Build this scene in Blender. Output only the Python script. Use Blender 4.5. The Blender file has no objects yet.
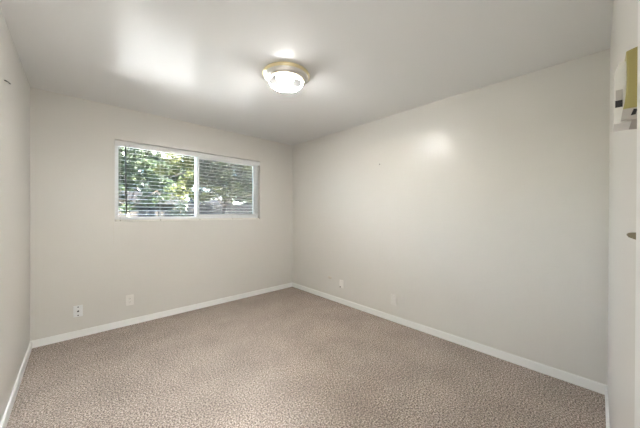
import bpy, bmesh, math, random
from mathutils import Vector, Matrix

scene = bpy.context.scene
COL = scene.collection

# ------------------------------------------------------------------ room size
W, L, H = 3.05, 3.62, 2.44            # right wall x, window wall y, ceiling z
NY = -0.05                            # near wall face (camera stands just inside it)
WX0, WX1, WZ0, WZ1 = 0.621, 2.414, 1.174, 2.078   # window opening

# ------------------------------------------------------------------ camera
YAW, PITCH, ROLL, FPX = 0.7516, -0.0041, 0.0036, 260.21
cam_d = bpy.data.cameras.new('camera')
cam_d.sensor_fit = 'HORIZONTAL'
cam_d.sensor_width = 36.0
cam_d.lens = FPX / 640.0 * 36.0
cam_d.clip_start = 0.01
cam_d.clip_end = 500
cam = bpy.data.objects.new('camera', cam_d)
COL.objects.link(cam)


def cam_dir(x, y, z1):
    c, s = math.cos(ROLL), math.sin(ROLL)
    x, y = c * x - s * y, s * x + c * y
    fw = math.cos(PITCH) * z1 - y * math.sin(PITCH)
    up = math.sin(PITCH) * z1 + y * math.cos(PITCH)
    return Vector((x * math.cos(YAW) + fw * math.sin(YAW), -x * math.sin(YAW) + fw * math.cos(YAW), up))


ax, ay, az = cam_dir(1, 0, 0), cam_dir(0, 1, 0), -cam_dir(0, 0, 1)
m3 = Matrix((ax, ay, az)).transposed()
cam.matrix_world = Matrix.Translation((0.318, 0.0, 1.2765)) @ m3.to_4x4()
scene.camera = cam

# ------------------------------------------------------------------ light and exposure
LAMP_EMIT = 178.0
HALL_FILL_POWER = 75.0  # strength of the added hall fill lamp
SUN_POWER = 72.0
SKY_POWER = 1.3

world = bpy.data.worlds.new('world')
scene.world = world
world.use_nodes = True
nt = world.node_tree
nt.nodes.clear()
wo = nt.nodes.new('ShaderNodeOutputWorld')
bg = nt.nodes.new('ShaderNodeBackground')
sky = nt.nodes.new('ShaderNodeTexSky')
sky.sky_type = 'NISHITA'
sky.sun_disc = False
sky.sun_elevation = math.radians(62)
sky.sun_rotation = math.radians(150)
bg.inputs['Strength'].default_value = SKY_POWER
nt.links.new(sky.outputs[0], bg.inputs['Color'])
nt.links.new(bg.outputs[0], wo.inputs['Surface'])

sun_d = bpy.data.lights.new('sun', 'SUN')
sun_d.energy = SUN_POWER
sun_d.angle = math.radians(0.6)
sun_d.color = (1.0, 0.95, 0.85)
sun = bpy.data.objects.new('sun', sun_d)
COL.objects.link(sun)
sun.location = (8, -12, 25)
sun.rotation_euler = Vector((-0.28, 0.50, -0.95)).to_track_quat('-Z', 'Y').to_euler()

# daylight portal in the window opening (guides sky sampling, emits nothing itself)
po_d = bpy.data.lights.new('window_portal', 'AREA')
po_d.shape = 'RECTANGLE'
po_d.size, po_d.size_y = WX1 - WX0, WZ1 - WZ0
po_d.cycles.is_portal = True
po = bpy.data.objects.new('window_portal', po_d)
COL.objects.link(po)
po.location = ((WX0 + WX1) / 2, L + 0.15, (WZ0 + WZ1) / 2)
po.rotation_euler = Vector((0, -1, 0)).to_track_quat('-Z', 'Z').to_euler()

vs = scene.view_settings
vs.view_transform = 'Standard'
vs.look = 'None'
vs.exposure = 1.0
vs.gamma = 1.0
vs.use_curve_mapping = False


# ------------------------------------------------------------------ helpers
def new_bm():
    return bmesh.new()


def box(bm, x0, x1, y0, y1, z0, z1, mi=0):
    v = [bm.verts.new((x, y, z)) for z in (z0, z1) for y in (y0, y1) for x in (x0, x1)]
    for idx in ((0, 2, 3, 1), (4, 5, 7, 6), (0, 1, 5, 4), (2, 6, 7, 3), (0, 4, 6, 2), (1, 3, 7, 5)):
        f = bm.faces.new([v[i] for i in idx])
        f.material_index = mi
    return v


def lathe(bm, prof, c=(0, 0, 0), n=48, axis='z', smooth=True):
    """prof: list of (radius, height) from one end to the other."""
    rings = []

    def pt(r, h, a):
        u, w = r * math.cos(a), r * math.sin(a)
        if axis == 'z':
            return (c[0] + u, c[1] + w, c[2] + h)
        if axis == 'y':
            return (c[0] + u, c[1] + h, c[2] + w)
        return (c[0] + h, c[1] + u, c[2] + w)
    for r, h in prof:
        if r < 1e-6:
            rings.append([bm.verts.new(pt(0, h, 0))])
        else:
            rings.append([bm.verts.new(pt(r, h, 2 * math.pi * k / n)) for k in range(n)])
    for a, b in zip(rings, rings[1:]):
        for k in range(n):
            k2 = (k + 1) % n
            if len(a) == 1 and len(b) == 1:
                continue
            if len(a) == 1:
                f = bm.faces.new((a[0], b[k], b[k2]))
            elif len(b) == 1:
                f = bm.faces.new((a[k], a[k2], b[0]))
            else:
                f = bm.faces.new((a[k], a[k2], b[k2], b[k]))
            f.smooth = smooth


def tube(bm, pts, r, n=8, r_end=None):
    pts = [Vector(p) for p in pts]
    rings = []
    for i, p in enumerate(pts):
        d = (pts[min(i + 1, len(pts) - 1)] - pts[max(i - 1, 0)]).normalized()
        u = d.orthogonal().normalized()
        w = d.cross(u)
        rr = r if r_end is None else r + (r_end - r) * i / (len(pts) - 1)
        rings.append([bm.verts.new(p + (u * math.cos(2 * math.pi * k / n) + w * math.sin(2 * math.pi * k / n)) * rr) for k in range(n)])
    # align rings roughly
    for i in range(1, len(rings)):
        a, b = rings[i - 1], rings[i]
        off = min(range(n), key=lambda o: (a[0].co - b[o].co).length)
        rings[i] = b[off:] + b[:off]
    for a, b in zip(rings, rings[1:]):
        for k in range(n):
            k2 = (k + 1) % n
            try:
                f = bm.faces.new((a[k], a[k2], b[k2], b[k]))
                f.smooth = True
            except ValueError:
                pass
    bm.faces.new(rings[0][::-1])
    bm.faces.new(rings[-1])


def prism(bm, poly, a0, a1, axis='x'):
    """extrude a closed 2-D polygon along an axis; poly coords are the other two axes in order."""
    def pt(p, a):
        if axis == 'x':
            return (a, p[0], p[1])
        if axis == 'y':
            return (p[0], a, p[1])
        return (p[0], p[1], a)
    A = [bm.verts.new(pt(p, a0)) for p in poly]
    B = [bm.verts.new(pt(p, a1)) for p in poly]
    n = len(poly)
    bm.faces.new(A)
    bm.faces.new(B[::-1])
    for i in range(n):
        j = (i + 1) % n
        bm.faces.new((A[j], A[i], B[i], B[j]))


def obj(name, bm, mat, parent=None, bevel=0, seg=2, loc=None):
    bmesh.ops.recalc_face_normals(bm, faces=bm.faces)
    me = bpy.data.meshes.new(name)
    bm.to_mesh(me)
    bm.free()
    for m in (mat if isinstance(mat, (list, tuple)) else [mat]):
        me.materials.append(m)
    o = bpy.data.objects.new(name, me)
    COL.objects.link(o)
    if parent is not None:
        o.parent = parent
    if loc:
        o.location = loc
    if bevel:
        b = o.modifiers.new('bevel', 'BEVEL')
        b.width = bevel
        b.segments = seg
        b.limit_method = 'ANGLE'
        b.angle_limit = math.radians(40)
        b.harden_normals = False
    return o


def empty(name, loc=(0, 0, 0)):
    o = bpy.data.objects.new(name, None)
    o.empty_display_size = 0.05
    COL.objects.link(o)
    o.location = loc
    return o


def tag(o, label, cat, group=None, kind=None):
    o['label'] = label
    o['category'] = cat
    if group:
        o['group'] = group
    if kind:
        o['kind'] = kind
    return o


def struct(o, label=None, cat=None):
    o['kind'] = 'structure'
    if label:
        o['label'] = label
    if cat:
        o['category'] = cat
    return o


# ------------------------------------------------------------------ materials
def mat(name, color=(.8, .8, .8), rough=.5, metal=0, spec=.5, **kw):
    m = bpy.data.materials.new(name)
    m.use_nodes = True
    b = m.node_tree.nodes['Principled BSDF']
    b.inputs['Base Color'].default_value = (*color, 1)
    b.inputs['Roughness'].default_value = rough
    b.inputs['Metallic'].default_value = metal
    b.inputs['Specular IOR Level'].default_value = spec
    for k, v in kw.items():
        b.inputs[k].default_value = v
    return m


def N(m, t, **kw):
    n = m.node_tree.nodes.new(t)
    for k, v in kw.items():
        setattr(n, k, v)
    return n


def lk(m, a, b):
    m.node_tree.links.new(a, b)


def bumpy(m, scale, strength, dist=.001, detail=3, coords='Object', stretch=None):
    b = m.node_tree.nodes['Principled BSDF']
    tc = N(m, 'ShaderNodeTexCoord')
    no = N(m, 'ShaderNodeTexNoise')
    no.inputs['Scale'].default_value = scale
    no.inputs['Detail'].default_value = detail
    src = tc.outputs[coords]
    if stretch:
        mp = N(m, 'ShaderNodeMapping')
        mp.inputs['Scale'].default_value = stretch
        lk(m, src, mp.inputs['Vector'])
        src = mp.outputs[0]
    lk(m, src, no.inputs['Vector'])
    bu = N(m, 'ShaderNodeBump')
    bu.inputs['Strength'].default_value = strength
    bu.inputs['Distance'].default_value = dist
    lk(m, no.outputs[0], bu.inputs['Height'])
    lk(m, bu.outputs[0], b.inputs['Normal'])
    return m


M = {}
WALLC = (.75, .722, .67)
M['wall'] = bumpy(mat('wall_paint', WALLC, .30, spec=.5), 55, .18, .002)
M['ceiling'] = bumpy(mat('ceiling_paint', (.89, .885, .875), .22, spec=.22), 40, .12, .0012)
M['trim'] = mat('trim_paint', (.94, .93, .90), .3)
M['white'] = mat('white_vinyl', (.93, .93, .925), .35)
M['blind'] = mat('blind_white', (.86, .855, .84), .4)
M['cream'] = mat('blind_rail_cream', (.90, .87, .79), .4)
M['plug'] = mat('rail_plug', (.42, .38, .32), .5)
M['wand'] = mat('wand_dark', (.045, .045, .042), .3)
M['cord'] = mat('cord_grey', (.55, .55, .53), .8)
M['cord_dark'] = mat('cord_dark', (.16, .16, .155), .8)
M['painted'] = mat('plate_painted_over', (.80, .775, .73), .4)
M['plate'] = mat('plate_ivory', (.88, .85, .80), .35)
M['plate_white'] = mat('plate_white', (.86, .86, .85), .3)
M['dark'] = mat('slot_dark', (.012, .010, .010), .6)
M['slotgrey'] = mat('socket_slot', (.30, .27, .23), .6)
M['putty'] = mat('wall_putty', (.70, .64, .55), .7)
M['nail'] = mat('nail_steel', (.16, .15, .14), .45, 1)
M['gold'] = mat('thermostat_gold', (.37, .32, .12), .38, .35)
M['thermo_grey'] = mat('thermostat_base', (.46, .42, .38), .5)
M['toggle'] = mat('toggle_brown', (.22, .19, .12), .35)
M['brass'] = mat('polished_brass', (.90, .80, .52), .3, 1)
M['silver'] = mat('brushed_nickel', (.90, .88, .83), .34, 1)

# carpet: speckled loop pile
m = M['carpet'] = mat('carpet_pile', (.3, .24, .2), .95, spec=.1)
b = m.node_tree.nodes['Principled BSDF']
tc = N(m, 'ShaderNodeTexCoord')
n1 = N(m, 'ShaderNodeTexNoise'); n1.inputs['Scale'].default_value = 105; n1.inputs['Detail'].default_value = 5; n1.inputs['Roughness'].default_value = .8
n2 = N(m, 'ShaderNodeTexNoise'); n2.inputs['Scale'].default_value = 3.2; n2.inputs['Detail'].default_value = 3
n3 = N(m, 'ShaderNodeTexVoronoi'); n3.inputs['Scale'].default_value = 190
for n in (n1, n2, n3):
    lk(m, tc.outputs['Object'], n.inputs['Vector'])
cr = N(m, 'ShaderNodeValToRGB')
e = cr.color_ramp.elements
e[0].position, e[0].color = .385, (.022, .015, .012, 1)
e[1].position, e[1].color = .615, (.80, .70, .62, 1)
x = e.new(.5); x.color = (.325, .258, .213, 1)
lk(m, n1.outputs[0], cr.inputs[0])
cr2 = N(m, 'ShaderNodeValToRGB')
cr2.color_ramp.elements[0].position, cr2.color_ramp.elements[0].color = .3, (.86, .85, .84, 1)
cr2.color_ramp.elements[1].position, cr2.color_ramp.elements[1].color = .65, (1.06, 1.05, 1.04, 1)
lk(m, n2.outputs[0], cr2.inputs[0])
mx = N(m, 'ShaderNodeMix', data_type='RGBA', blend_type='MULTIPLY')
mx.inputs[0].default_value = 1
lk(m, cr.outputs[0], mx.inputs[6]); lk(m, cr2.outputs[0], mx.inputs[7])
lk(m, mx.outputs[2], b.inputs['Base Color'])
ad = N(m, 'ShaderNodeMath', operation='ADD')
lk(m, n1.outputs[0], ad.inputs[0]); lk(m, n3.outputs['Distance'], ad.inputs[1])
bu = N(m, 'ShaderNodeBump'); bu.inputs['Strength'].default_value = .6; bu.inputs['Distance'].default_value = .005
lk(m, ad.outputs[0], bu.inputs['Height']); lk(m, bu.outputs[0], b.inputs['Normal'])
b.inputs['Sheen Weight'].default_value = .15

# thin window glass
m = M['glass'] = bpy.data.materials.new('window_glass')
m.use_nodes = True
t = m.node_tree; t.nodes.remove(t.nodes['Principled BSDF'])
tr = N(m, 'ShaderNodeBsdfTransparent'); tr.inputs[0].default_value = (.93, .95, .95, 1)
gl = N(m, 'ShaderNodeBsdfGlossy'); gl.inputs['Roughness'].default_value = .02
fr = N(m, 'ShaderNodeFresnel'); fr.inputs[0].default_value = 1.45
ms = N(m, 'ShaderNodeMixShader')
lk(m, fr.outputs[0], ms.inputs[0]); lk(m, tr.outputs[0], ms.inputs[1]); lk(m, gl.outputs[0], ms.inputs[2])
lk(m, ms.outputs[0], t.nodes['Material Output'].inputs[0])

# fine grey insect mesh: part open, part fibre
m = M['screen'] = bpy.data.materials.new('insect_mesh')
m.use_nodes = True
t = m.node_tree; t.nodes.remove(t.nodes['Principled BSDF'])
tr = N(m, 'ShaderNodeBsdfTransparent')
df = N(m, 'ShaderNodeBsdfDiffuse'); df.inputs[0].default_value = (.22, .225, .235, 1)
ms = N(m, 'ShaderNodeMixShader'); ms.inputs[0].default_value = .42
lk(m, tr.outputs[0], ms.inputs[1]); lk(m, df.outputs[0], ms.inputs[2])
lk(m, ms.outputs[0], t.nodes['Material Output'].inputs[0])

# lit lamp bowl (marbled glass)
m = M['bowl'] = bpy.data.materials.new('lit_marbled_glass')
m.use_nodes = True
t = m.node_tree
b = t.nodes['Principled BSDF']
b.inputs['Base Color'].default_value = (.5, .49, .47, 1)
b.inputs['Roughness'].default_value = .25
tc = N(m, 'ShaderNodeTexCoord')
no = N(m, 'ShaderNodeTexNoise'); no.inputs['Scale'].default_value = 16; no.inputs['Distortion'].default_value = 1.4
lk(m, tc.outputs['Object'], no.inputs['Vector'])
sx = N(m, 'ShaderNodeSeparateXYZ'); lk(m, tc.outputs['Object'], sx.inputs[0])
mr = N(m, 'ShaderNodeMapRange', interpolation_type='SMOOTHSTEP')      # bulbs glow through the middle of the bowl, the rim is dimmer
mr.inputs['From Min'].default_value = -.066; mr.inputs['From Max'].default_value = -.122
mr.inputs['To Min'].default_value = .016; mr.inputs['To Max'].default_value = 1
lk(m, sx.outputs['Z'], mr.inputs['Value'])


def mnode(op, a, b_=None):
    n = N(m, 'ShaderNodeMath', operation=op)
    for k, v in enumerate((a, b_)):
        if v is None:
            continue
        if isinstance(v, (int, float)):
            n.inputs[k].default_value = v
        else:
            lk(m, v, n.inputs[k])
    return n.outputs[0]


# three cloudy lobes, grey reflections put into the marbling, a third of a turn apart
ang = mnode('ARCTAN2', sx.outputs['Y'], sx.outputs['X'])
lobes = mnode('COSINE', mnode('MULTIPLY', mnode('SUBTRACT', ang, 3.0), 3.0))
rad = mnode('SQRT', mnode('ADD', mnode('POWER', sx.outputs['X'], 2.0), mnode('POWER', sx.outputs['Y'], 2.0)))
band = mnode('SUBTRACT', 1.0, mnode('DIVIDE', mnode('ABSOLUTE', mnode('SUBTRACT', rad, .104)), .045))
cloud = mnode('ADD', mnode('MINIMUM', lobes, band), mnode('MULTIPLY', mnode('SUBTRACT', no.outputs[0], .5), 1.2))
cr = N(m, 'ShaderNodeMapRange', interpolation_type='SMOOTHSTEP')
cr.inputs['From Min'].default_value = -.12; cr.inputs['From Max'].default_value = .3
cr.inputs['To Min'].default_value = 1.0; cr.inputs['To Max'].default_value = .0022
lk(m, cloud, cr.inputs['Value'])
mu = N(m, 'ShaderNodeMath', operation='MULTIPLY'); lk(m, mr.outputs[0], mu.inputs[0]); lk(m, cr.outputs[0], mu.inputs[1])
m2 = N(m, 'ShaderNodeMath', operation='MULTIPLY'); lk(m, mu.outputs[0], m2.inputs[0]); m2.inputs[1].default_value = LAMP_EMIT
b.inputs['Emission Color'].default_value = (1, .99, .97, 1)
lk(m, m2.outputs[0], b.inputs['Emission Strength'])

M['fill_bowl'] = mat('fill_lamp_glass', (.9, .9, .88), .4)  # bowl of the added hall fill lamp

# outdoors
M['concrete'] = bumpy(mat('bounce_concrete', (.62, .61, .60), .8), 30, .2)
M['lawn'] = mat('lawn', (.05, .075, .023), .9)
M['bark'] = bumpy(mat('bark', (.05, .037, .028), .9), 20, .6, .02)
M['fence'] = bumpy(mat('weathered_fence', (.032, .031, .031), .85, spec=0), 8, .3, .004, stretch=(8, 8, 1))
M['siding'] = mat('house_brick', (.27, .185, .14), .85)
b = M['siding'].node_tree.nodes['Principled BSDF']
br = N(M['siding'], 'ShaderNodeTexBrick'); br.inputs['Scale'].default_value = 4
br.inputs['Color1'].default_value = (.019, .0135, .0105, 1); br.inputs['Color2'].default_value = (.015, .011, .009, 1); br.inputs['Mortar'].default_value = (.025, .022, .019, 1)
tc = N(M['siding'], 'ShaderNodeTexCoord'); mp = N(M['siding'], 'ShaderNodeMapping'); mp.inputs['Rotation'].default_value = (math.radians(90), 0, 0)
lk(M['siding'], tc.outputs['Object'], mp.inputs[0]); lk(M['siding'], mp.outputs[0], br.inputs['Vector']); lk(M['siding'], br.outputs[0], b.inputs['Base Color'])
M['roof'] = bumpy(mat('roof_shingle', (.014, .0135, .014), .9, spec=0), 20, .4, .01)
M['fascia'] = mat('fascia_white', (.03, .03, .031), .8, spec=0)
M['shed_roof'] = mat('shed_roof_sheet', (.035, .036, .04), .8, spec=0)
M['hglass'] = mat('house_window_dark', (.006, .007, .008), .4, spec=.1)
M['stucco'] = bumpy(mat('outside_stucco', (.5, .46, .4), .9), 60, .3)


def leaf_mat(name, c1, c2):
    m = bpy.data.materials.new(name)
    m.use_nodes = True
    t = m.node_tree; t.nodes.remove(t.nodes['Principled BSDF'])
    oi = N(m, 'ShaderNodeNewGeometry')
    cr = N(m, 'ShaderNodeValToRGB')
    cr.color_ramp.elements[0].color = (*c1, 1); cr.color_ramp.elements[1].color = (*c2, 1)
    lk(m, oi.outputs['Random Per Island'], cr.inputs[0])
    d = N(m, 'ShaderNodeBsdfDiffuse'); tl = N(m, 'ShaderNodeBsdfTranslucent'); g = N(m, 'ShaderNodeBsdfGlossy')
    g.inputs['Roughness'].default_value = .35
    lk(m, cr.outputs[0], d.inputs[0]); lk(m, cr.outputs[0], tl.inputs[0])
    a = N(m, 'ShaderNodeMixShader'); a.inputs[0].default_value = .4
    lk(m, d.outputs[0], a.inputs[1]); lk(m, tl.outputs[0], a.inputs[2])
    c = N(m, 'ShaderNodeMixShader'); c.inputs[0].default_value = .02
    lk(m, a.outputs[0], c.inputs[1]); lk(m, g.outputs[0], c.inputs[2])
    lk(m, c.outputs[0], t.nodes['Material Output'].inputs[0])
    return m


M['leaf_yellow'] = leaf_mat('leaf_yellow_green', (.034, .044, .016), (.085, .086, .030))
M['leaf_green'] = leaf_mat('leaf_green', (.034, .048, .028), (.068, .088, .046))
M['leaf_dark'] = leaf_mat('leaf_dark', (.022, .031, .024), (.038, .048, .034))

# ------------------------------------------------------------------ room shell
T = .12
bm = new_bm(); box(bm, -T, W + T, NY - .115, L + .16, -.1, 0)
struct(obj('floor', bm, M['carpet']), 'brown speckled carpet covering the whole bedroom floor', 'carpet')
bm = new_bm(); box(bm, -T, W + T, NY - .115, L + .16, H, H + .1)
struct(obj('ceiling', bm, M['ceiling']), 'semi-gloss off white ceiling', 'ceiling')
bm = new_bm(); box(bm, -T, 0, NY - .115, L + .16, 0, H)
struct(obj('wall_left', bm, M['wall']), 'plain off white wall at the left', 'wall')
bm = new_bm(); box(bm, W, W + T, NY - .115, L + .16, 0, H)
struct(obj('wall_right', bm, M['wall']), 'long blank off white wall at the right', 'wall')
bm = new_bm()
YB = L + .16
box(bm, 0, WX0, L, YB, 0, H); box(bm, WX1, W, L, YB, 0, H)
box(bm, WX0, WX1, L, YB, 0, WZ0); box(bm, WX0, WX1, L, YB, WZ1, H)
struct(obj('wall_back', bm, M['wall']), 'beige wall holding the wide window', 'wall')
DX0, DX1, DZ = .06, .80, 2.04         # doorway in the near wall
bm = new_bm()
box(bm, 0, DX0, NY - .115, NY, 0, H); box(bm, DX1, W, NY - .115, NY, 0, H); box(bm, DX0, DX1, NY - .115, NY, DZ, H)
struct(obj('wall_front', bm, M['wall']), 'near wall with the doorway, seen edge on at the right', 'wall')


def baseboard(name, poly_axis, a0, a1, flip):
    """profile 12 mm thick, 70 mm high with an eased top."""
    prof = [(0, 0), (.012, 0), (.012, .060), (.009, .067), (.004, .070), (0, .070)]
    bm = new_bm()
    if poly_axis == 'x':     # runs along x at wall y=flip[0], growing by sign
        prism(bm, [(flip[0] + flip[1] * p, z) for p, z in prof], a0, a1, 'x')
    else:
        prism(bm, [(flip[0] + flip[1] * p, z) for p, z in prof], a0, a1, 'y')
    return struct(obj(name, bm, M['trim']), name.split('_')[1] + ' wall white painted baseboard', 'baseboard')


baseboard('baseboard_back', 'x', 0, W, (L, -1))
baseboard('baseboard_left', 'y', NY, L - .012, (0, 1))
baseboard('baseboard_right', 'y', NY, L - .012, (W, -1))
baseboard('baseboard_front', 'x', .876, W - .012, (NY, 1))

# door frame in the near wall (only the edge of its casing shows at the far right)
door = struct(empty('door_1', ((DX0 + DX1) / 2, NY, 0)), 'white door casing at the right edge of the picture', 'door frame')
ox, oy = -(DX0 + DX1) / 2, -NY


def place(o):
    o.location = (ox, oy, 0)
    return o


bm = new_bm()
box(bm, DX1 + .008, .875, NY, NY + .015, 0, DZ + .075)
place(obj('casing', bm, M['trim'], door, .003))
bm = new_bm()
box(bm, .0, DX0 - .008, NY, NY + .015, 0, DZ + .075)
place(obj('casing', bm, M['trim'], door, .003))
bm = new_bm()
box(bm, DX0 - .008, DX1 + .008, NY, NY + .015, DZ + .008, DZ + .075)
place(obj('head_casing', bm, M['trim'], door, .003))
bm = new_bm()
box(bm, DX1 - .018, DX1, NY - .115, NY, 0, DZ)
box(bm, DX0, DX0 + .018, NY - .115, NY, 0, DZ)
box(bm, DX0 + .018, DX1 - .018, NY - .115, NY, DZ - .018, DZ)
place(obj('jamb', bm, M['trim'], door, .002))
bm = new_bm()
box(bm, DX1 - .030, DX1 - .018, NY - .075, NY - .040, 0, DZ - .018)
box(bm, DX0 + .018, DX0 + .030, NY - .075, NY - .040, 0, DZ - .018)
place(obj('door_stop', bm, M['trim'], door))

# hall behind the doorway
HX0, HX1, HY0, HY1 = -.9, 1.9, -1.30, NY - .115
bm = new_bm(); box(bm, HX0, HX1, HY0, HY1, -.1, 0)
struct(obj('floor_hall', bm, M['carpet']))
bm = new_bm(); box(bm, HX0, HX1, HY0, HY1, H, H + .1)
struct(obj('ceiling_hall', bm, M['ceiling']))
bm = new_bm()
box(bm, HX0 - .1, HX0, HY0 - .1, HY1, 0, H); box(bm, HX1, HX1 + .1, HY0 - .1, HY1, 0, H)
box(bm, HX0, HX1, HY0 - .1, HY0, 0, H); box(bm, HX0, -.12, HY1 - .0, HY1 + .1, 0, H)
struct(obj('wall_hall', bm, M['wall']))

# ------------------------------------------------------------------ window
win = struct(empty('window_1', ((WX0 + WX1) / 2, L + .09, WZ0)), 'wide white framed sliding window above the two outlets', 'window')
wl = (-(WX0 + WX1) / 2, -(L + .09), -WZ0)


def wobj(name, bm, m, parent=win, bevel=0):
    o = obj(name, bm, m, parent, bevel)
    if parent is win:
        o.location = wl
    return o


FY0, FY1 = L + .065, L + .135
FI = .040
bm = new_bm()
box(bm, WX0, WX0 + FI, FY0, FY1, WZ0, WZ1); box(bm, WX1 - FI, WX1, FY0, FY1, WZ0, WZ1)
box(bm, WX0 + FI, WX1 - FI, FY0, FY1, WZ0, WZ0 + .050); box(bm, WX0 + FI, WX1 - FI, FY0, FY1, WZ1 - .045, WZ1)
wobj('window_frame', bm, M['white'], bevel=.004)
MX = 1.512                              # meeting stile
# fixed (left) pane with a thin bead, sliding (right) sash on the inner track
bm = new_bm(); box(bm, WX0 + FI, MX + .01, L + .112, L + .116, WZ0 + .05, WZ1 - .045)
wobj('glass_pane', bm, M['glass'])
bm = new_bm(); SY0, SY1 = L + .072, L + .100
sx0, sx1, sz0, sz1 = MX - .018, WX1 - FI + .004, WZ0 + .046, WZ1 - .040
box(bm, sx0, sx0 + .036, SY0, SY1, sz0, sz1); box(bm, sx1 - .040, sx1, SY0, SY1, sz0, sz1)
box(bm, sx0 + .036, sx1 - .040, SY0, SY1, sz0, sz0 + .034); box(bm, sx0 + .036, sx1 - .040, SY0, SY1, sz1 - .034, sz1)
sash = wobj('sliding_sash', bm, M['white'], bevel=.003)
bm = new_bm(); box(bm, sx0 + .030, sx1 - .034, L + .084, L + .088, sz0 + .03, sz1 - .03)
wobj('glass_pane', bm, M['glass'], sash)
bm = new_bm(); box(bm, sx0 + .004, sx0 + .028, SY0 - .012, SY0, 1.55, 1.62)
wobj('sash_latch', bm, M['white'], sash, .003)
# fixed meeting stile bead
bm = new_bm(); box(bm, MX - .026, MX + .012, L + .104, L + .128, WZ0 + .05, WZ1 - .045)
wobj('meeting_stile', bm, M['white'], bevel=.003)
# insect screen outside the sliding half
bm = new_bm(); box(bm, MX + .01, WX1 - FI, L + .1255, L + .1265, WZ0 + .05, WZ1 - .045)
scr = wobj('insect_screen', bm, M['screen'])
bm = new_bm()
for a, b_, c, d in ((MX + .01, MX + .028, WZ0 + .05, WZ1 - .045), (WX1 - FI - .018, WX1 - FI, WZ0 + .05, WZ1 - .045),
                    (MX + .028, WX1 - FI - .018, WZ0 + .05, WZ0 + .068), (MX + .028, WX1 - FI - .018, WZ1 - .063, WZ1 - .045)):
    box(bm, a, b_, L + .121, L + .131, c, d)
wobj('screen_frame', bm, M['white'], scr)

# ------------------------------------------------------------------ venetian blind
bl = tag(empty('venetian_blind', ((WX0 + WX1) / 2, L + .03, WZ1)), 'white venetian blind lowered across the wide window, slats tilted open', 'blind')
bl0 = (-(WX0 + WX1) / 2, -(L + .03), -WZ1)


def bobj(name, bm, m, parent=bl, bevel=0):
    o = obj(name, bm, m, parent, bevel)
    if parent is bl:
        o.location = bl0
    return o


bm = new_bm(); box(bm, WX0 + .004, WX1 - .004, L + .006, L + .056, WZ1 - .052, WZ1 - .007)
bobj('headrail', bm, M['blind'], bevel=.003)
bm = new_bm(); prism(bm, [(L + .000, WZ1 - .066), (L + .0055, WZ1 - .068), (L + .0055, WZ1 - .008), (L + .000, WZ1 - .011), (L - .003, WZ1 - .03)], WX0 + .003, WX1 - .003, 'x')
bobj('valance', bm, M['blind'])
bm = new_bm()
PITCHZ, SD = .0435, .034
z = WZ0 + .078
tilt = math.radians(7.5)
nsl = 0
while z < WZ1 - .072:
    # gently crowned slat
    yc = L + .031
    top, bot = [], []
    for k in range(5):
        u = -SD / 2 + SD * k / 4
        crown = .0010 * (1 - (2 * u / SD) ** 2)
        top.append((yc + u, z + crown + u * math.tan(tilt) + .0008))
        bot.append((yc + u, z + crown + u * math.tan(tilt) - .0008))
    prism(bm, top + bot[::-1], WX0 + .008, WX1 - .008, 'x')
    z += PITCHZ
    nsl += 1
o = bobj('slats', bm, M['blind'])
bm = new_bm(); box(bm, WX0 + .008, WX1 - .008, L + .006, L + .056, WZ0 + .001, WZ0 + .020)
rail = bobj('bottom_rail', bm, M['cream'], bevel=.003)
LX = (WX0 + .05, WX0 + .44, 1.517, WX1 - .44, WX1 - .05)
for lx in LX:
    bm = new_bm(); lathe(bm, [(0, -.0025), (.0055, -.002), (.006, 0), (.006, .003)], (lx, L + .006, WZ0 + .0105), 14, 'y')
    bobj('rail_plug', bm, M['plug'], rail)
for lx in LX:
    for yy in (L + .0065, L + .0555):
        bm = new_bm()
        tube(bm, [(lx, yy, WZ0 + .018), (lx, yy, WZ1 - .05)], .0009, 5)
        bobj('ladder_cord', bm, M['cord'])
bm = new_bm(); tube(bm, [(.716, L - .004, WZ1 - .075), (.7195, L - .006, 1.62), (.7255, L - .004, 1.262)], .0075, 6)
tube(bm, [(.716, L + .003, WZ1 - .045), (.716, L - .004, WZ1 - .06), (.716, L - .004, WZ1 - .078)], .002, 6)
bobj('tilt_wand', bm, M['wand'])
bm = new_bm(); tube(bm, [(.752, L - .002, WZ1 - .045), (.7525, L - .003, 1.30)], .0016, 6)
lathe(bm, [(0, .012), (.003, .012), (.005, -.012), (0, -.012)], (.7525, L - .003, 1.29), 10)
bobj('lift_cord', bm, M['cord_dark'])

# ------------------------------------------------------------------ ceiling light
CX, CY = 1.605, 1.80
lamp = tag(empty('ceiling_light', (CX, CY, H)), 'lit round flush ceiling light with brass rim and marbled glass bowl', 'ceiling light')
bm = new_bm()
lathe(bm, [(0, 0), (.188, 0), (.195, -.004), (.199, -.012), (.196, -.022), (.188, -.028)], n=64)
obj('brass_pan', bm, M['brass'], lamp)
bm = new_bm()
lathe(bm, [(.188, -.028), (.187, -.034), (.181, -.040), (.169, -.043), (.158, -.046), (.153, -.053), (.150, -.056), (.146, -.050), (.146, -.03)], n=64)
obj('silver_rim', bm, M['silver'], lamp)
bm = new_bm()
lathe(bm, [(.153, -.053), (.1525, -.058), (.149, -.058), (.146, -.05)], n=64)
obj('brass_ring', bm, M['brass'], lamp)
bm = new_bm()
prof = [(.1465, -.056)]
for k in range(1, 17):
    a = k / 16 * math.pi / 2
    prof.append((.1465 * math.cos(a), -.056 - .070 * math.sin(a)))
prof[-1] = (0, prof[-1][1])
lathe(bm, prof, n=64)
obj('glass_bowl', bm, M['bowl'], lamp)
bm = new_bm()
lathe(bm, [(0, -.122), (.012, -.124), (.013, -.128), (.006, -.131), (.0075, -.137), (.004, -.142), (0, -.143)], n=20)
obj('finial', bm, M['brass'], lamp)

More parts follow.
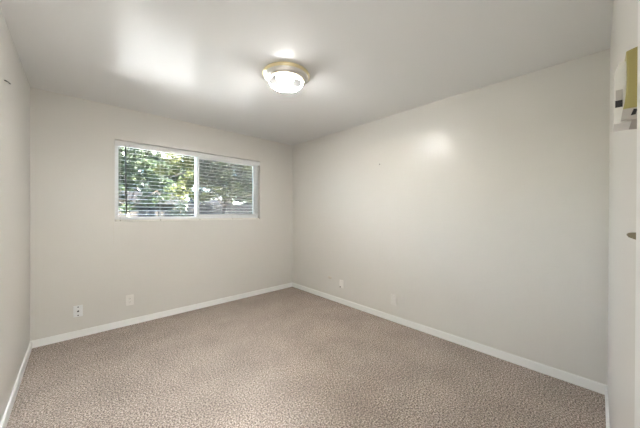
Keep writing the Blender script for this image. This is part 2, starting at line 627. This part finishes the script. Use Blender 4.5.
# unseen hall lamp, added to fill the room with light
hl = tag(empty('ceiling_light', (.5, -.7, H)), 'plain round light added in the unseen hall to fill the room', 'ceiling light')
bm = new_bm(); lathe(bm, [(0, 0), (.15, 0), (.15, -.02), (0, -.02)])
obj('base_plate', bm, M['white'], hl)
bm = new_bm(); lathe(bm, [(.14, -.02), (.13, -.05), (.09, -.08), (0, -.095)])
obj('glass_bowl', bm, M['fill_bowl'], hl)
hd = bpy.data.lights.new('hall_fill_lamp', 'AREA'); hd.shape = 'DISK'; hd.size = .28; hd.energy = HALL_FILL_POWER; hd.color = (.86, .94, 1)
ho = bpy.data.objects.new('hall_fill_lamp', hd); COL.objects.link(ho); ho.parent = hl; ho.location = (0, 0, -.10)

# ------------------------------------------------------------------ wall plates


def plate(bm, axis, c, w, h, t=.008):
    """pillowed wall plate; axis 'y' faces -y (back wall), 'x' faces -x (right wall)."""
    a, z = c
    lv = [(1, 0), (1, .6), (.9, 1)]
    rings = []
    for s, d in lv:
        ins = (1 - s) * .03
        hw, hh = w / 2 - ins, h / 2 - ins
        r = []
        for sx, sz in ((-1, -1), (1, -1), (1, 1), (-1, 1)):
            if axis == 'y':
                r.append(bm.verts.new((a + sx * hw, L - t * d, z + sz * hh)))
            else:
                r.append(bm.verts.new((W - t * d, a + sx * hw, z + sz * hh)))
        rings.append(r)
    for p, q in zip(rings, rings[1:]):
        for k in range(4):
            bm.faces.new((p[k], p[(k + 1) % 4], q[(k + 1) % 4], q[k]))
    bm.faces.new(rings[-1])
    bm.faces.new(rings[0][::-1])


def rooted(name, loc, label, cat, group=None):
    e = tag(empty(name, loc), label, cat, group)

    def add(n, bm, m, parent=None, bevel=0):
        o = obj(n, bm, m, parent or e, bevel)
        if parent is None:
            o.location = (-loc[0], -loc[1], -loc[2])
        return o
    return e, add


# cable plate with three dark dots (back wall, left)
cxp, czp = .3275, .267
e, add = rooted('cable_plate', (cxp, L, czp), 'white wall plate with three dark dots, left of the duplex outlet', 'wall plate')
bm = new_bm(); plate(bm, 'y', (cxp, czp), .072, .114)
add('cover_plate', bm, M['plate_white'])
bm = new_bm(); lathe(bm, [(.0075, .002), (.0075, -.008), (.0045, -.009), (.0045, -.004), (0, -.004)], (cxp, L - .007, czp), 16, 'y')
add('coax_jack', bm, M['dark'])
for dz in (-.042, .042):
    bm = new_bm(); lathe(bm, [(.0055, .001), (.0052, -.0026), (0, -.003)], (cxp, L - .0075, czp + dz), 12, 'y')
    add('screw', bm, M['dark'])

# duplex outlet (back wall)
cxp, czp = .756, .282
e, add = rooted('duplex_outlet', (cxp, L, czp), 'ivory duplex power outlet on the window wall, right of the white dotted plate', 'outlet')
bm = new_bm(); plate(bm, 'y', (cxp, czp), .074, .118)
add('cover_plate', bm, M['plate'])


def duplex(add, axis, a, z):
    for dz in (.0195, -.0195):
        bm = new_bm()
        if axis == 'y':
            lathe(bm, [(.0165, .002), (.0165, -.0022), (.0155, -.003), (0, -.003)], (a, L - .0075, z + dz), 24, 'y')
        else:
            lathe(bm, [(.0165, .002), (.0165, -.0022), (.0155, -.003), (0, -.003)], (W - .0055, a, z + dz), 24, 'x')
        r = add('receptacle', bm, M['plate'])
        bm = new_bm()
        for s in (-.006, .006):
            if axis == 'y':
                box(bm, a + s - .0012, a + s + .0012, L - .0109, L - .0103, z + dz - .002, z + dz + .006)
            else:
                box(bm, W - .0089, W - .0083, a + s - .0012, a + s + .0012, z + dz - .002, z + dz + .006)
        if axis == 'y':
            box(bm, a - .002, a + .002, L - .0109, L - .0103, z + dz - .010, z + dz - .006)
        else:
            box(bm, W - .0089, W - .0083, a - .002, a + .002, z + dz - .010, z + dz - .006)
        add('socket_slots', bm, M['slotgrey'], r)
    bm = new_bm()
    if axis == 'y':
        lathe(bm, [(.003, .001), (.003, -.001), (0, -.0015)], (a, L - .008, z), 10, 'y')
    else:
        lathe(bm, [(.003, .001), (.003, -.001), (0, -.0015)], (W - .006, a, z), 10, 'x')
    add('screw', bm, M['plate_white'])


duplex(add, 'y', cxp, czp)

# narrow jack plate (right wall, near the far corner)
cyp, czp = 2.472, .275
e, add = rooted('jack_plate', (W, cyp, czp), 'small painted jack plate low on the right wall, nearest the far corner', 'wall plate')
bm = new_bm(); plate(bm, 'x', (cyp, czp), .070, .110)
add('cover_plate', bm, M['plate'])
bm = new_bm(); box(bm, W - .014, W - .005, cyp - .004, cyp + .030, czp - .020, czp + .028)
jk = add('jack_body', bm, M['plate'], None, .002)
bm = new_bm(); box(bm, W - .0095, W - .0075, cyp + .008, cyp + .028, czp - .052, czp - .034)
add('jack_opening', bm, M['slotgrey'])
bm = new_bm(); lathe(bm, [(.003, .001), (.003, -.001), (0, -.0015)], (W - .008, cyp, czp + .044), 10, 'x')
add('screw', bm, M['plate_white'])

# blank-looking painted outlet (right wall)
cyp, czp = 1.643, .256
e, add = rooted('painted_outlet', (W, cyp, czp), 'painted over outlet plate low in the middle of the right wall', 'outlet')
bm = new_bm(); plate(bm, 'x', (cyp, czp), .076, .118, .011)
add('cover_plate', bm, M['painted'])
duplex2 = new_bm()
box(duplex2, W - .0135, W - .009, cyp - .017, cyp + .017, czp - .034, czp + .034)
add('receptacle', duplex2, M['painted'], None, .002)

# filled patch and nail on the walls
bm = new_bm()
lathe(bm, [(.034, .0), (.030, -.0018), (.012, -.0028), (0, -.003)], (0, 0, 0), 20, 'x')
o = obj('filler_patch', bm, M['putty'], None)
o.location = (W, 2.705, .322); o.scale = (1, 1.25, .55)
tag(o, 'small dab of wall filler left of the jack plate on the right wall', 'filler patch')
for nm, y, z, lab in (('nail', 1.842, 1.8776, 'tiny nail high on the right wall left of the lamp reflection'),):
    bm = new_bm(); lathe(bm, [(.0, -.012), (.006, -.012), (.007, -.009), (.002, -.008), (.002, .01)], (W, y, z), 12, 'x')
    tag(obj(nm, bm, M['nail']), lab, 'nail')
# little hook on the left wall
bm = new_bm()
tube(bm, [(-.01, 2.445, 2.068), (.006, 2.445, 2.067), (.009, 2.48, 2.074), (.008, 2.54, 2.088), (.006, 2.585, 2.099), (-.004, 2.59, 2.101)], .0034, 7)
tag(obj('picture_hook', bm, M['nail']), 'thin dark wire hook high on the left wall', 'hook')
# hairline crack below window corner
bm = new_bm()
tube(bm, [(.612, L, 1.165), (.611, L, 1.09), (.6135, L, 1.0), (.611, L, .93)], .0011, 5)
tag(obj('wall_crack', bm, M['putty']), 'hairline crack running down from the lower left window corner', 'crack')

# ------------------------------------------------------------------ thermostat and switch on the near wall
TX = .95
e, add = rooted('thermostat', (TX, NY, 1.48), 'gold sided thermostat beside the door casing at the right edge', 'thermostat')
# side profile: y out from the wall (towards the room), z up; front edge is concave
prof = [(NY, 1.4425), (NY + .0245, 1.4425), (NY + .0228, 1.452), (NY + .0212, 1.468), (NY + .0205, 1.490), (NY + .0207, 1.512), (NY + .0217, 1.5325), (NY, 1.5385)]
bm = new_bm(); prism(bm, prof, TX, TX + .075, 'x')
add('housing', bm, M['gold'], None, .001)
bm = new_bm(); prism(bm, [(NY, 1.4225), (NY + .0262, 1.4265), (NY + .0245, 1.442), (NY, 1.442)], TX, TX + .075, 'x')
fo = add('foot_plate', bm, M['thermo_grey'])
bm = new_bm(); prism(bm, [(NY + .0115, 1.4310), (NY + .0165, 1.4305), (NY + .0135, 1.4400), (NY + .0095, 1.4390)], TX - .0006, TX + .01, 'x')
add('wire_hole', bm, M['dark'], fo)
bm = new_bm(); prism(bm, [(NY + .015, 1.4235), (NY + .0335, 1.4235), (NY + .0335, 1.505), (NY + .028, 1.522), (NY + .015, 1.522)], TX + .012, TX + .070, 'x')
fc = add('front_cover', bm, M['wall'])
bm = new_bm(); box(bm, TX + .0112, TX + .02, NY + .0243, NY + .0317, 1.461, 1.478)
add('lever_slot', bm, M['thermo_grey'], fc)
bm = new_bm(); box(bm, TX + .0110, TX + .02, NY + .0243, NY + .0322, 1.450, 1.461)
add('temperature_lever', bm, M['dark'], fc)

e, add = rooted('light_switch', (TX + .03, NY, 1.242), 'light switch below the thermostat with brown toggle, beside door casing', 'light switch')
bm = new_bm(); box(bm, TX - .005, TX + .065, NY, NY + .005, 1.184, 1.300)
add('cover_plate', bm, M['plate_white'], None, .002)
bm = new_bm(); prism(bm, [(NY + .004, 1.233), (NY + .016, 1.2385), (NY + .0185, 1.2425), (NY + .0165, 1.2455), (NY + .012, 1.2465), (NY + .004, 1.247)], TX + .025, TX + .035, 'x')
add('toggle', bm, M['toggle'], None, .001)

# ------------------------------------------------------------------ outdoors
GZ = -.25
bm = new_bm(); box(bm, -6, 10, L + .16, L + .85, 2.50, 2.54); box(bm, -6, 10, L + .85, L + .88, 2.46, 2.66); box(bm, -6, 10, -2, L + .85, 2.56, 2.66)  # unseen overhang added to shade the blind and the near ground
struct(obj('shade_eave', bm, M['stucco']), 'unseen roof overhang added above the window to shade blind and ground', 'eave')
bm = new_bm(); box(bm, -40, 60, L + .16, 90, GZ - .2, GZ - .01)
struct(obj('ground', bm, M['lawn']), 'lawn outside', 'lawn')
bm = new_bm(); box(bm, -6, 12, L + .20, 12.2, GZ - .1, GZ + .01)  # unseen pale slab added to bounce sunlight onto the ceiling
struct(obj('bounce_slab', bm, M['concrete']), 'pale concrete slab added out of view outside the window to bounce sunlight', 'bounce_slab')



def leaf(bm, c, s, rnd):
    n = Vector((rnd.gauss(0, 1), rnd.gauss(0, 1), rnd.gauss(.3, 1))).normalized()
    u = n.orthogonal().normalized()
    a = rnd.uniform(0, 6.283)
    v = n.cross(u)
    u, v = u * math.cos(a) + v * math.sin(a), v * math.cos(a) - u * math.sin(a)
    l, w = s, s * rnd.uniform(.45, .7)
    c = Vector(c)
    fold = n * (w * .25)
    p0, p1 = bm.verts.new(c - u * l * .5), bm.verts.new(c + u * l * .5)
    q1, q2 = bm.verts.new(c + v * w * .5 + fold), bm.verts.new(c - v * w * .5 + fold)
    bm.faces.new((p0, q1, p1)); bm.faces.new((p0, p1, q2))


def tree(name, base, trunk_h, blobs, nl, size, lm, label, group=None, seed=1, tr=.12):
    r = random.Random(seed)
    e = tag(empty(name, base), label, 'tree', group)
    bm = new_bm()
    tube(bm, [(0, 0, -.05), (.04, .02, trunk_h * .5), (0, .05, trunk_h)], tr, 10, tr * .6)
    t = obj('trunk', bm, M['bark'], e)
    bm = new_bm()
    for (x, y, z, rx, rz) in blobs:
        mid = Vector((x * .4, y * .4, (trunk_h + z) / 2 * 1.0))
        tube(bm, [(0, .05, trunk_h * .93), mid, (x, y, z)], tr * .45, 7, tr * .12)
        for k in range(3):
            d = Vector((r.uniform(-1, 1) * rx * .8, r.uniform(-1, 1) * rx * .8, r.uniform(-.8, .6) * rz))
            tube(bm, [(x, y, z), Vector((x, y, z)) + d], tr * .12, 5, tr * .04)
    obj('branches', bm, M['bark'], e)
    bm = new_bm()
    vol = [b[3] ** 2 * b[4] for b in blobs]
    tot = sum(vol)
    for bl_, v in zip(blobs, vol):
        x, y, z, rx, rz = bl_
        ncl = max(6, int(40 * v / tot * len(blobs) / 3))
        cl = []
        for k in range(ncl):
            d = Vector((r.gauss(0, 1), r.gauss(0, 1), r.gauss(0, 1))).normalized() * (r.uniform(.35, 1) ** .5)
            cl.append((x + d.x * rx, y + d.y * rx, z + d.z * rz, r.uniform(.14, .34) * rx))
        for k in range(int(nl * v / tot)):
            c = r.choice(cl)
            d = Vector((r.gauss(0, .5), r.gauss(0, .5), r.gauss(0, .4)))
            leaf(bm, (c[0] + d.x * c[3], c[1] + d.y * c[3], c[2] + d.z * c[3]), size * r.uniform(.6, 1.3), r)
    obj('foliage', bm, lm, e)
    return e


tree('garden_tree', (4.7, 10.4, GZ), 1.9, [(-1.5, -.3, 3.0, .95, .8), (-.5, -.5, 3.1, 1.1, .9), (.7, -.5, 3.0, 1.2, .9), (1.5, 0, 3.2, .8, 1.0), (0, .2, 4.2, 1.8, 1.1), (-.9, -.8, 2.25, .55, .4), (1.0, -.7, 2.3, .6, .4), (.1, -.7, 2.4, .55, .4)],
     22000, .17, M['leaf_yellow'], 'sunlit yellow-green tree in front of the fence outside the window', 'garden trees', 3, .11)
tree('garden_tree', (2.2, 16.5, GZ), 1.6, [(-.9, 0, 3.2, 1.2, 1.1), (.7, .2, 3.4, 1.3, 1.3), (1.3, -.2, 2.7, .8, .7), (-.2, .2, 4.9, 1.7, 1.3), (-.5, -.4, 2.2, .9, .6)],
     20000, .21, M['leaf_green'], 'mid green tree at the left of the window view, before the house', 'garden trees', 5, .13)
tree('garden_tree', (11.6, 17, GZ), 2.0, [(-.3, 0, 3.4, 2.2, 1.7), (-1.9, -.2, 2.2, 1.3, .6), (-1.6, .3, 3.0, 1.4, 1.3), (1.2, 0, 4.4, 1.6, 1.6), (0, .5, 5.2, 1.8, 1.2)],
     19000, .24, M['leaf_dark'], 'dark tree behind the fence at the right of the window view', 'garden trees', 8, .2)
tree('garden_tree', (6.6, 34, GZ), 2.5, [(0, 0, 4.6, 3.2, 2.2), (-4.0, .3, 4.6, 3.0, 2.2), (4.0, 0, 5.0, 3.0, 2.2), (7.0, 0, 4.6, 2.6, 2.2), (-1.5, -.5, 3.6, 4.0, 1.5), (-1, .5, 8.0, 3.4, 2.2), (4, .5, 8.4, 3.0, 2.2)],
     46000, .46, M['leaf_dark'], 'broad dark tree rising behind the brown house', 'garden trees', 11, .3)

tree('garden_tree', (23, 36, GZ), 2.0, [(0, 0, 3.6, 2.8, 2.4), (-3.4, .3, 3.8, 2.6, 2.4), (3.0, 0, 4.4, 2.6, 2.4), (0, .5, 6.4, 3.2, 2.2)],
     14000, .46, M['leaf_dark'], 'distant dark tree at the far right of the window view', 'garden trees', 13, .25)

# shrubs low by the fence


def shrub(base, label, lm, seed, n=1600, w=.27):
    sh = tag(empty('garden_shrub', base), label, 'shrub', 'garden shrubs')
    bm = new_bm()
    for k in range(9):
        a = k * .7
        tube(bm, [(0, 0, -.05), (.12 * math.cos(a), .12 * math.sin(a), .9), (.45 * math.cos(a), .38 * math.sin(a), 1.75)], .02, 5, .006)
    obj('stems', bm, M['bark'], sh)
    bm = new_bm(); r = random.Random(seed)
    for k in range(n):
        leaf(bm, (r.gauss(0, w), r.gauss(0, .24), 1.2 + r.gauss(0, .42)), .13, r)
    obj('foliage', bm, lm, sh)


shrub((7.75, 12.45, GZ), 'bright green shrub at the fence, low right in the window view', M['leaf_green'], 4)
shrub((4.3, 14.6, GZ), 'dark green shrub at the left end of the grey fence', M['leaf_dark'], 9, 1800, .22)

# board fence
fe = tag(empty('board_fence', (4.2, 13.4, GZ)), 'weathered grey board fence at the right of the garden', 'fence')
for i in range(7):
    bm = new_bm(); box(bm, .1 + i * 1.5 - .045, .1 + i * 1.5 + .045, .03, .12, -.05, 2.0)
    obj('fence_post', bm, M['fence'], fe)
bm = new_bm()
r = random.Random(2)
x = 0.0
while x < 9.7:
    box(bm, x, x + .138, -.012 + r.uniform(-.003, .003), .008, .04, 1.98 + r.uniform(-.015, .015))
    x += .146
obj('fence_boards', bm, M['fence'], fe)
bm = new_bm()
for zz in (.35, 1.1, 1.85):
    box(bm, 0, 9.7, .008, .03, zz - .045, zz + .045)
obj('fence_rails', bm, M['fence'], fe)

# neighbouring house
hs = tag(empty('neighbour_house', (5.2, 22, GZ)), 'low brown brick house with pale roof edge beyond the garden', 'house')
bm = new_bm(); box(bm, -6, 1.2, 0, 7, 0, 2.2)
obj('brick_wall', bm, M['siding'], hs)
bm = new_bm()
prism(bm, [(-.25, 2.2), (-.25, 2.26), (3.5, 3.2), (7.25, 2.26), (7.25, 2.2)], -6.6, 1.5, 'x')
obj('roof', bm, M['roof'], hs)
bm = new_bm(); box(bm, -6.62, 1.52, -.28, -.25, 2.12, 2.28)
obj('fascia', bm, M['fascia'], hs)
for x in (-3.9, -1.25, .35):
    bm = new_bm()
    for a, b_, c, d in ((x - .55, x + .55, .95, 1.02), (x - .55, x + .55, 1.87, 1.94), (x - .55, x - .48, 1.02, 1.87), (x + .48, x + .55, 1.02, 1.87), (x - .03, x + .03, 1.02, 1.87)):
        box(bm, a, b_, -.05, 0, c, d)
    w = obj('house_window', bm, M['fascia'], hs)
    bm = new_bm(); box(bm, x - .48, x + .48, -.03, -.005, 1.02, 1.87)
    obj('window_glass', bm, M['hglass'], w)
bm = new_bm(); box(bm, -.5, -.35, -.06, 0, 0, 2.1)
obj('downpipe', bm, M['fascia'], hs)

# pale roofed shed behind the fence
sd = tag(empty('garden_shed', (8.2, 21, GZ)), 'small shed with pale sunlit roof showing just over the fence', 'shed')
bm = new_bm(); box(bm, -1.0, 1.2, 0, 2.4, 0, 2.2)
obj('shed_wall', bm, M['siding'], sd)
bm = new_bm(); prism(bm, [(-.2, 2.2), (-.2, 2.26), (1.2, 2.62), (2.6, 2.26), (2.6, 2.2)], -1.2, 1.4, 'x')
obj('shed_roof', bm, M['shed_roof'], sd)
